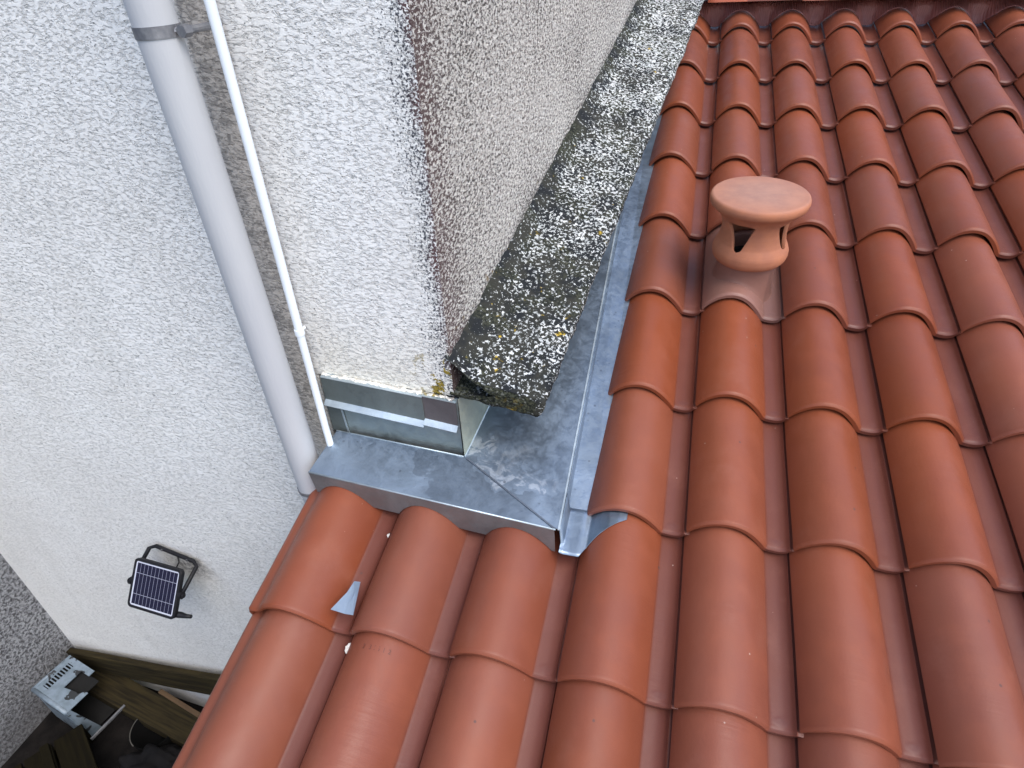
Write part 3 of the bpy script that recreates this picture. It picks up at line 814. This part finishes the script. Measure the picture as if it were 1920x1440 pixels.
# ------------------------------------------------------------------ pipes
def along(uc0, uc1, d, z0, z1, z): return WA(uc0 + (uc1 - uc0) * (z - z0) / (z1 - z0), -d, z)
dp = empty("downpipe", Matrix.Translation(WA(-.40, -.09, -2.5)), "grey plastic downpipe running down the white facade", "downpipe")
pf = lambda z: along(-.398, -.425, .09, -.75, .4, z)
bm = bmesh.new(); tube(bm, [pf(-.70), pf(-.3), pf(.38), pf(.38001), pf(2.3)], .036, 40); bm_obj("pipe", bm, M_pipe, dp, None, True).data.set_sharp_from_angle(angle=R(50))
bm = bmesh.new(); tube(bm, [pf(-2.6), pf(-.70)], .0335, 40); bm_obj("pipe", bm, M_pipe, dp, None, True).data.set_sharp_from_angle(angle=R(50))
for z, w in ((.362, .009), (-.682, .005)):
    bm = bmesh.new(); tube(bm, [pf(z - w), pf(z + w)], .0378, 40)
    tube(bm, [pf(z) + MA.to_3x3() @ Vector((.034, .0, 0)), pf(z) + MA.to_3x3() @ Vector((.052, .01, .0)), pf(z) + MA.to_3x3() @ Vector((.052, .09, .0))], .006, 10)
    tube(bm, [pf(z) + MA.to_3x3() @ Vector((-.034, .0, 0)), pf(z) + MA.to_3x3() @ Vector((-.044, .010, .004)), pf(z) + MA.to_3x3() @ Vector((-.046, .022, .010))], .0035, 10)
    tube(bm, [pf(z) + MA.to_3x3() @ Vector((.052, -.006, 0)), pf(z) + MA.to_3x3() @ Vector((.052, .012, .0))], .010, 6)
    bm_obj("bracket", bm, M_clip, dp)
cf = lambda z: along(-.338, -.334, .055, -.57, .45, z)
cd = empty("conduit", Matrix.Translation(WA(-.335, -.05, -.57)), "thin bright white conduit between the downpipe and the house corner", "conduit")
bm = bmesh.new(); tube(bm, [cf(-.225), cf(2.3)], .0092, 20); bm_obj("tube", bm, M_conduit, cd, None, True).data.set_sharp_from_angle(angle=R(50))
bm = bmesh.new(); tube(bm, [cf(-.226), cf(-.40), cf(-.5), cf(-.575) + Vector((.001, 0, 0))], .0086, 20); bm_obj("tube", bm, M_conduit, cd, None, True).data.set_sharp_from_angle(angle=R(50))
bm = bmesh.new(); tube(bm, [cf(-.232), cf(-.218)], .0108, 20); tube(bm, [cf(-.225), cf(-.225) + MA.to_3x3() @ Vector((.0, .02, 0))], .004, 8); bm_obj("clip", bm, M_conduit, cd)

# ------------------------------------------------------------------ solar lamp panel
lamp = empty("solar_panel", MA @ Matrix.Translation((-1.198, 0, -1.33 - A0.z)), "small black-framed solar panel on a U bracket on the facade", "solar panel")
def panel():
    uc = -1.198; W = .208; top = Vector((uc, -.075, -1.300)); botm = Vector((uc, -.185, -1.437))
    a = MA @ uz(*top); b = MA @ uz(*botm); X = MA.to_3x3() @ Vector((1, 0, 0)); Yv = (a - b); H = Yv.length; Yv.normalize(); Zv = X.cross(Yv).normalized()
    c = (a + b) / 2; m = Matrix(((X.x, Yv.x, Zv.x, c.x), (X.y, Yv.y, Zv.y, c.y), (X.z, Yv.z, Zv.z, c.z), (0, 0, 0, 1)))
    def rrect(w, h, r, z, n=6):
        out = []
        for sx, sy, a0 in ((1, 1, 0), (-1, 1, 90), (-1, -1, 180), (1, -1, 270)):
            for k in range(n + 1):
                t = R(a0 + 90 * k / n); out.append(Vector((sx * (w / 2 - r) + r * math.cos(t), sy * (h / 2 - r) + r * math.sin(t), z)))
        return out
    def ringpoly(bm, loops):
        L = [[bm.verts.new(p) for p in l] for l in loops]; n = len(L[0])
        for p, q in zip(L, L[1:]):
            for i in range(n): bm.faces.new((p[i], p[(i + 1) % n], q[(i + 1) % n], q[i]))
        return L
    bm = bmesh.new()
    L = ringpoly(bm, [rrect(W - .02, H - .02, .012, -.018), rrect(W, H, .016, -.014), rrect(W, H, .016, 0.0), rrect(W - .004, H - .004, .014, .002), rrect(W - .018, H - .018, .009, .002), rrect(W - .019, H - .019, .009, -.001)])
    bm.faces.new(L[0][::-1]); bm_obj("frame", bm, M_blackpl, lamp, m)
    bm = bmesh.new(); f = bm.faces.new([bm.verts.new(p) for p in rrect(W - .0188, H - .0188, .009, -.0008)])
    k = NT("solar_cells"); o = k.coord('Object'); x, y, z = k.sep(o)[0:3]
    w2, h2 = (W - .030), (H - .030)
    fx = k.math('FRACT', k.math('MULTIPLY_ADD', x, 11 / w2, 5.5)); fy = k.math('FRACT', k.math('MULTIPLY_ADD', y, 3 / h2 * 1.0, 1.5))
    lx = k.math('LESS_THAN', k.math('ABSOLUTE', k.math('SUBTRACT', fx, .5)), .455); ly = k.math('GREATER_THAN', k.math('ABSOLUTE', k.math('SUBTRACT', k.math('ABSOLUTE', y), h2 * .255)), .0011)
    ix = k.math('LESS_THAN', k.math('ABSOLUTE', x), w2 / 2); iy = k.math('LESS_THAN', k.math('ABSOLUTE', y), h2 / 2)
    # bars run over the sheet, the plain border is white
    cell = k.math('MULTIPLY', lx, ly); ins = k.math('MULTIPLY', ix, iy)
    c = k.mix(ins, (.50, .52, .60), k.mix(cell, (.22, .23, .28), (.010, .010, .030)))
    mt = k.end(c, .16, 0, None, .5); bm_obj("cell_sheet", bm, mt, lamp, m)
    # bracket: wall bar and two arms to the pivots
    pv = [m @ Vector((s * (W / 2 + .006), .0, -.008)) for s in (-1, 1)]
    wl, wr = WA(uc - .096, -.006, -1.303), WA(uc + .098, -.006, -1.345)
    bm = bmesh.new()
    def armp(s, w, p): 
        q = w.copy(); return [p, p.lerp(w, .9) , w]
    tube(bm, [pv[0], pv[0].lerp(wl, .88), wl.lerp(wr, .10) + Vector((0, -.002, 0)), wl.lerp(wr, .9) + Vector((0, -.002, 0)), pv[1].lerp(wr, .88), pv[1]], .0075, 8)
    bm_obj("bracket", bm, M_blackpl, lamp, None, True)
    for p, s in zip(pv, (-1, 1)):
        bm = bmesh.new(); d = X * s; tube(bm, [p - d * .008, p + d * .006, p + d * .0061, p + d * .012], [.013, .013, .008, .008], 16); bm_obj("pivot_knob", bm, M_blackpl, lamp)
    bm = bmesh.new(); box(bm, (-.05, -.035, -.05), (.07, .045, -.0185)); bm_obj("battery_box", bm, M_clip, lamp, m, False, .003)
    bm = bmesh.new(); q = m @ Vector((W / 2 - .03, -H / 2 + .012, -.012)); tube(bm, [q, q + X * .035 + Vector((0, .01, -.006)), q + X * .055 + Vector((0, .012, -.008)), q + X * .078 + Vector((0, .014, -.004))], [.012, .011, .008, .007], 12); bm_obj("cable_plug", bm, M_blackpl, lamp, None, True)
    for t in (.25, .78):
        bm = bmesh.new(); p = wl.lerp(wr, t); tube(bm, [p + Vector((0, -.010, .0)), p + Vector((0, -.004, 0))], .005, 8); bm_obj("screw", bm, M_clip, lamp)
    bm = bmesh.new(); p = wl.lerp(wr, .55); tube(bm, [p, p + Vector((.004, -.012, -.03)), m @ Vector((.02, .03, -.05))], .0028, 8); bm_obj("cable", bm, M_blackpl, lamp, None, True)
panel()

# ------------------------------------------------------------------ small things lying on the roof
mo = MR @ Matrix.Translation((-.463, -2.84, .052)) @ Matrix.Rotation(R(2), 4, 'Y')
bm = bmesh.new()
prism(bm, [Vector((-.008, .042, .0)), Vector((.0, -.022, .002)), Vector((-.001, -.030, .002)), Vector((-.035, -.027, 0)), Vector((-.014, .016, 0))], Vector((0, 0, -.001)))
prism(bm, [Vector((-.008, .0421, .0003)), Vector((.0085, .0411, .006)), Vector((.0205, -.030, .006)), Vector((-.001, -.0302, .0023))], Vector((0, 0, -.001)))
o = bm_obj("metal_offcut", bm, M_offcut, None, mo); tag(o, "pointed bright zinc offcut lying in a tile channel below the flashing", "metal offcut")
bm = bmesh.new(); bmesh.ops.create_icosphere(bm, subdivisions=3, radius=.0105)
for v in bm.verts:
    v.co.z *= .5; v.co *= 1 + .5 * noise.noise(v.co * 160)
    if v.co.x > .003 and abs(v.co.y) < .002: v.co.x *= .6
o = bm_obj("mortar_chip", bm, M_mortar, None, MR @ Matrix.Translation((-.4485, -2.921, -.008))); tag(o, "small white mortar chip at the foot of a tile channel", "mortar chip")

crumb_spots = [(-.458, -2.655)]
for i, (x, y) in enumerate(crumb_spots[:1]):
    bm = bmesh.new(); bmesh.ops.create_icosphere(bm, subdivisions=2, radius=.0055)
    for v in bm.verts: v.co.z *= .5; v.co *= 1 + .6 * noise.noise(v.co * 400 + Vector((i, 0, 0)))
    lx = (x + 10 * TW) % TW
    o = bm_obj("mortar_crumb", bm, M_mortar, None, MR @ Matrix.Translation((x, y, tile_h(lx) - .028 * (y + 8 * G) / G + .001)))
    tag(o, "tiny pale mortar crumb in the tile channel right under the zinc fascia", "mortar crumb")

# ------------------------------------------------------------------ yard clutter
bd = bpy.data.objects
# sloping rail along the facade
def plank(name, a, b, w, t, up, mat, label, cat, bev=.003):
    a, b = Vector(a), Vector(b); d = (b - a).normalized(); s = d.cross(Vector(up)).normalized(); q = s.cross(d); c = (a + b) / 2; L = (b - a).length
    m = Matrix(((d.x, s.x, q.x, c.x), (d.y, s.y, q.y, c.y), (d.z, s.z, q.z, c.z), (0, 0, 0, 1)))
    bm = bmesh.new(); box(bm, (-L / 2, -w / 2, -t / 2), (L / 2, w / 2, t / 2))
    bmesh.ops.subdivide_edges(bm, edges=[e for e in bm.edges if abs((e.verts[0].co - e.verts[1].co).x) > L * .9], cuts=12)
    for v in bm.verts: v.co.y += .004 * math.sin(v.co.x * 4 + 1); v.co.z += .002 * noise.noise(v.co * 5)
    o = bm_obj(name, bm, mat, None, m, False, bev); return tag(o, label, cat)
plank("timber_rail", WA(-2.34, -.030, -2.535), WA(-.95, -.030, -2.16), .03, .15, (MA.to_3x3() @ Vector((0, 0, 1))), M_wood, "weathered brown timber fixed sloping along the foot of the white facade", "timber")
plank("timber_plank", Vector((-2.70, -2.30, -2.60)), Vector((-1.55, -2.49, -2.60)), .13, .07, (0, 0, 1), M_wood, "broad greenish plank lying below the sloping timber", "plank")
plank("timber_batten", Vector((-2.12, -2.318, -2.575)), Vector((-1.6, -2.425, -2.575)), .022, .03, (0, 0, 1), M_wood2, "thin pale orange batten between the plank and the facade", "batten")

# broken casing
ap = empty("appliance_casing", Matrix.Translation((-2.46, -2.45, -2.60)), "peeling pale grey metal casing with vent slots, lying by the shade-grey wall", "casing")
def casing():
    TL_, BLc, BRc, TR_ = Vector((-2.595, -2.345, -2.4)), Vector((-2.62, -2.517, -2.4)), Vector((-2.377, -2.571, -2.4)), Vector((-2.285, -2.42, -2.4))
    ex = (BRc - BLc); W_ = ex.length + .02; ex.normalize(); ey = Vector((0, 0, 1)).cross(ex); D_ = .185; H_ = .26
    m = Matrix(((ex.x, ey.x, 0, BLc.x), (ex.y, ey.y, 0, BLc.y), (0, 0, 1, -2.66), (0, 0, 0, 1)))
    k = NT("peeling_paint"); o = k.coord('Object'); n = k.noise(o, 16, 3, .5, .6)
    c = k.mix(k.mr(n, .60, .61), k.mix(k.mr(k.noise(o, 30, 3), .3, .7), (.20, .25, .30), (.14, .18, .21)), (.03, .033, .036))
    paint = k.end(c, .45, 0, k.bump(k.mr(n, .60, .62), .001, 1.))
    t = .004
    bm = bmesh.new(); box(bm, (0, 0, 0), (W_, t, H_)); bm_obj("front_panel", bm, paint, ap, m, False, .0035)
    bm = bmesh.new(); prism(bm, [Vector((W_ - t, t, 0)), Vector((W_ - t, .07, 0)), Vector((W_ - t, .02, H_ - t)), Vector((W_ - t, t, H_ - t))], Vector((t * .9, 0, 0))); bm_obj("side_panel", bm, paint, ap, m)
    bm = bmesh.new(); box(bm, (0, t * 1.01, 0), (t, D_, H_ - t)); bm_obj("side_panel", bm, paint, ap, m)
    bm = bmesh.new()
    # top with slots and a torn opening
    y0, y1 = .035, .165
    box(bm, (0, t * 1.01, H_ - t), (W_, y0, H_)); box(bm, (0, y0, H_ - t), (.035, y1, H_)); box(bm, (0, y1, H_ - t), (W_ * .72, D_ + .01, H_))
    sx0, sx1 = .035, .075
    for i in range(9): yy = y0 + (y1 - y0) * (i / 9); box(bm, (sx0, yy + .004, H_ - t), (sx1, yy + .0095, H_))
    box(bm, (sx1, y0, H_ - t), (.135, y1, H_))
    prism(bm, [Vector((.135, y0, H_)), Vector((W_, y0, H_)), Vector((W_, y0 + .075, H_)), Vector((W_ - .02, y0 + .07, H_)), Vector((W_ - .04, y0 + .05, H_)), Vector((W_ - .055, y0 + .052, H_)), Vector((.135, y0 + .04, H_))], Vector((0, 0, -t)))
    bm_obj("top_panel", bm, paint, ap, m)
    bm = bmesh.new(); tube(bm, [Vector((.004, .004, H_ - .006)), Vector((W_ - .004, .004, H_ - .006))], .011, 14); tube(bm, [Vector((.004, .004, H_ - .006)), Vector((.004, D_ * .9, H_ - .006))], .009, 14); bm_obj("rounded_edge", bm, paint, ap, m, True)
    bm = bmesh.new(); box(bm, (.006, .006, .01), (W_ - .012, D_ - .01, .015)); bm_obj("floor_pan", bm, M_dark, ap, m)
    bm = bmesh.new(); box(bm, (.01, .02, H_ - .03), (W_ - .03, D_ - .01, H_ - .026)); bm_obj("inner_plate", bm, M_dark, ap, m)
    bm = bmesh.new(); box(bm, (W_ + .075, -.005, .09), (W_ + .086, D_ - .01, .10)); bm_obj("rail", bm, M_clip, ap, m)
casing()
# ramshackle crate in the foreground
cr = empty("wooden_crate", Matrix.Translation((-2.25, -2.8, -2.6)), "dark brown wooden crate of nailed boards beside the metal casing", "crate")
bm = bmesh.new()
m = Matrix.Translation((-2.28, -2.74, -2.62)) @ Matrix.Rotation(R(-33), 4, 'Z')
bm1 = bmesh.new(); box(bm1, (-.13, -.24, .11), (.13, -.13, .13)); bm_obj("board", bm1, M_wooddark, cr, m, False, .002)
bm1 = bmesh.new(); box(bm1, (-.13, -.12, .11), (.13, -.01, .13)); bm_obj("board", bm1, M_wooddark, cr, m, False, .002)
bm1 = bmesh.new(); box(bm1, (-.13, .00, .11), (.13, .12, .13)); bm_obj("board", bm1, M_wooddark, cr, m, False, .002)
for x in (-.12, .10):
    bm1 = bmesh.new(); box(bm1, (x, -.24, .0), (x + .02, .12, .109)); bm_obj("side_board", bm1, M_wooddark, cr, m, False, .002)
bm1 = bmesh.new(); box(bm1, (-.128, -.05, .1305), (.128, -.015, .15)); bm_obj("batten", bm1, M_wooddark, cr, m, False, .002)
# bucket lying in the dark
bk = empty("bucket", Matrix.Translation((-2.06, -2.50, -2.62)), "round dark bucket with a thin pale rim under the plank", "bucket")
bm = bmesh.new(); lathe(bm, [(.001, .004), (.09, .004), (.092, .0), (.105, .13), (.100, .13), (.087, .01), (.001, .012)], 40, Vector((-2.03, -2.475, -2.70))); bm_obj("pail", bm, M_pot, bk, None, True)
bm = bmesh.new(); pts = [Vector((-2.03 + .105 * math.cos(R(a)), -2.475 + .105 * math.sin(R(a)), -2.57)) for a in range(60, 260, 8)]; tube(bm, pts, .0022, 6); bm_obj("rim", bm, M_rim, bk, None, True)
# crumpled tarp
bm = bmesh.new(); bmesh.ops.create_icosphere(bm, subdivisions=5, radius=1)
for v in bm.verts:
    n_ = noise.noise(v.co * 2.2) * .35 + noise.noise(v.co * 5) * .12; v.co *= 1 + n_; v.co = Vector((v.co.x * .20, v.co.y * .13, max(-.03, v.co.z * .09)))
o = bm_obj("crumpled_tarp", bm, M_cloth, None, Matrix.Translation((-1.86, -2.66, -2.60)), True); tag(o, "crumpled dark tarp heaped on the ground beside the bucket", "tarp")
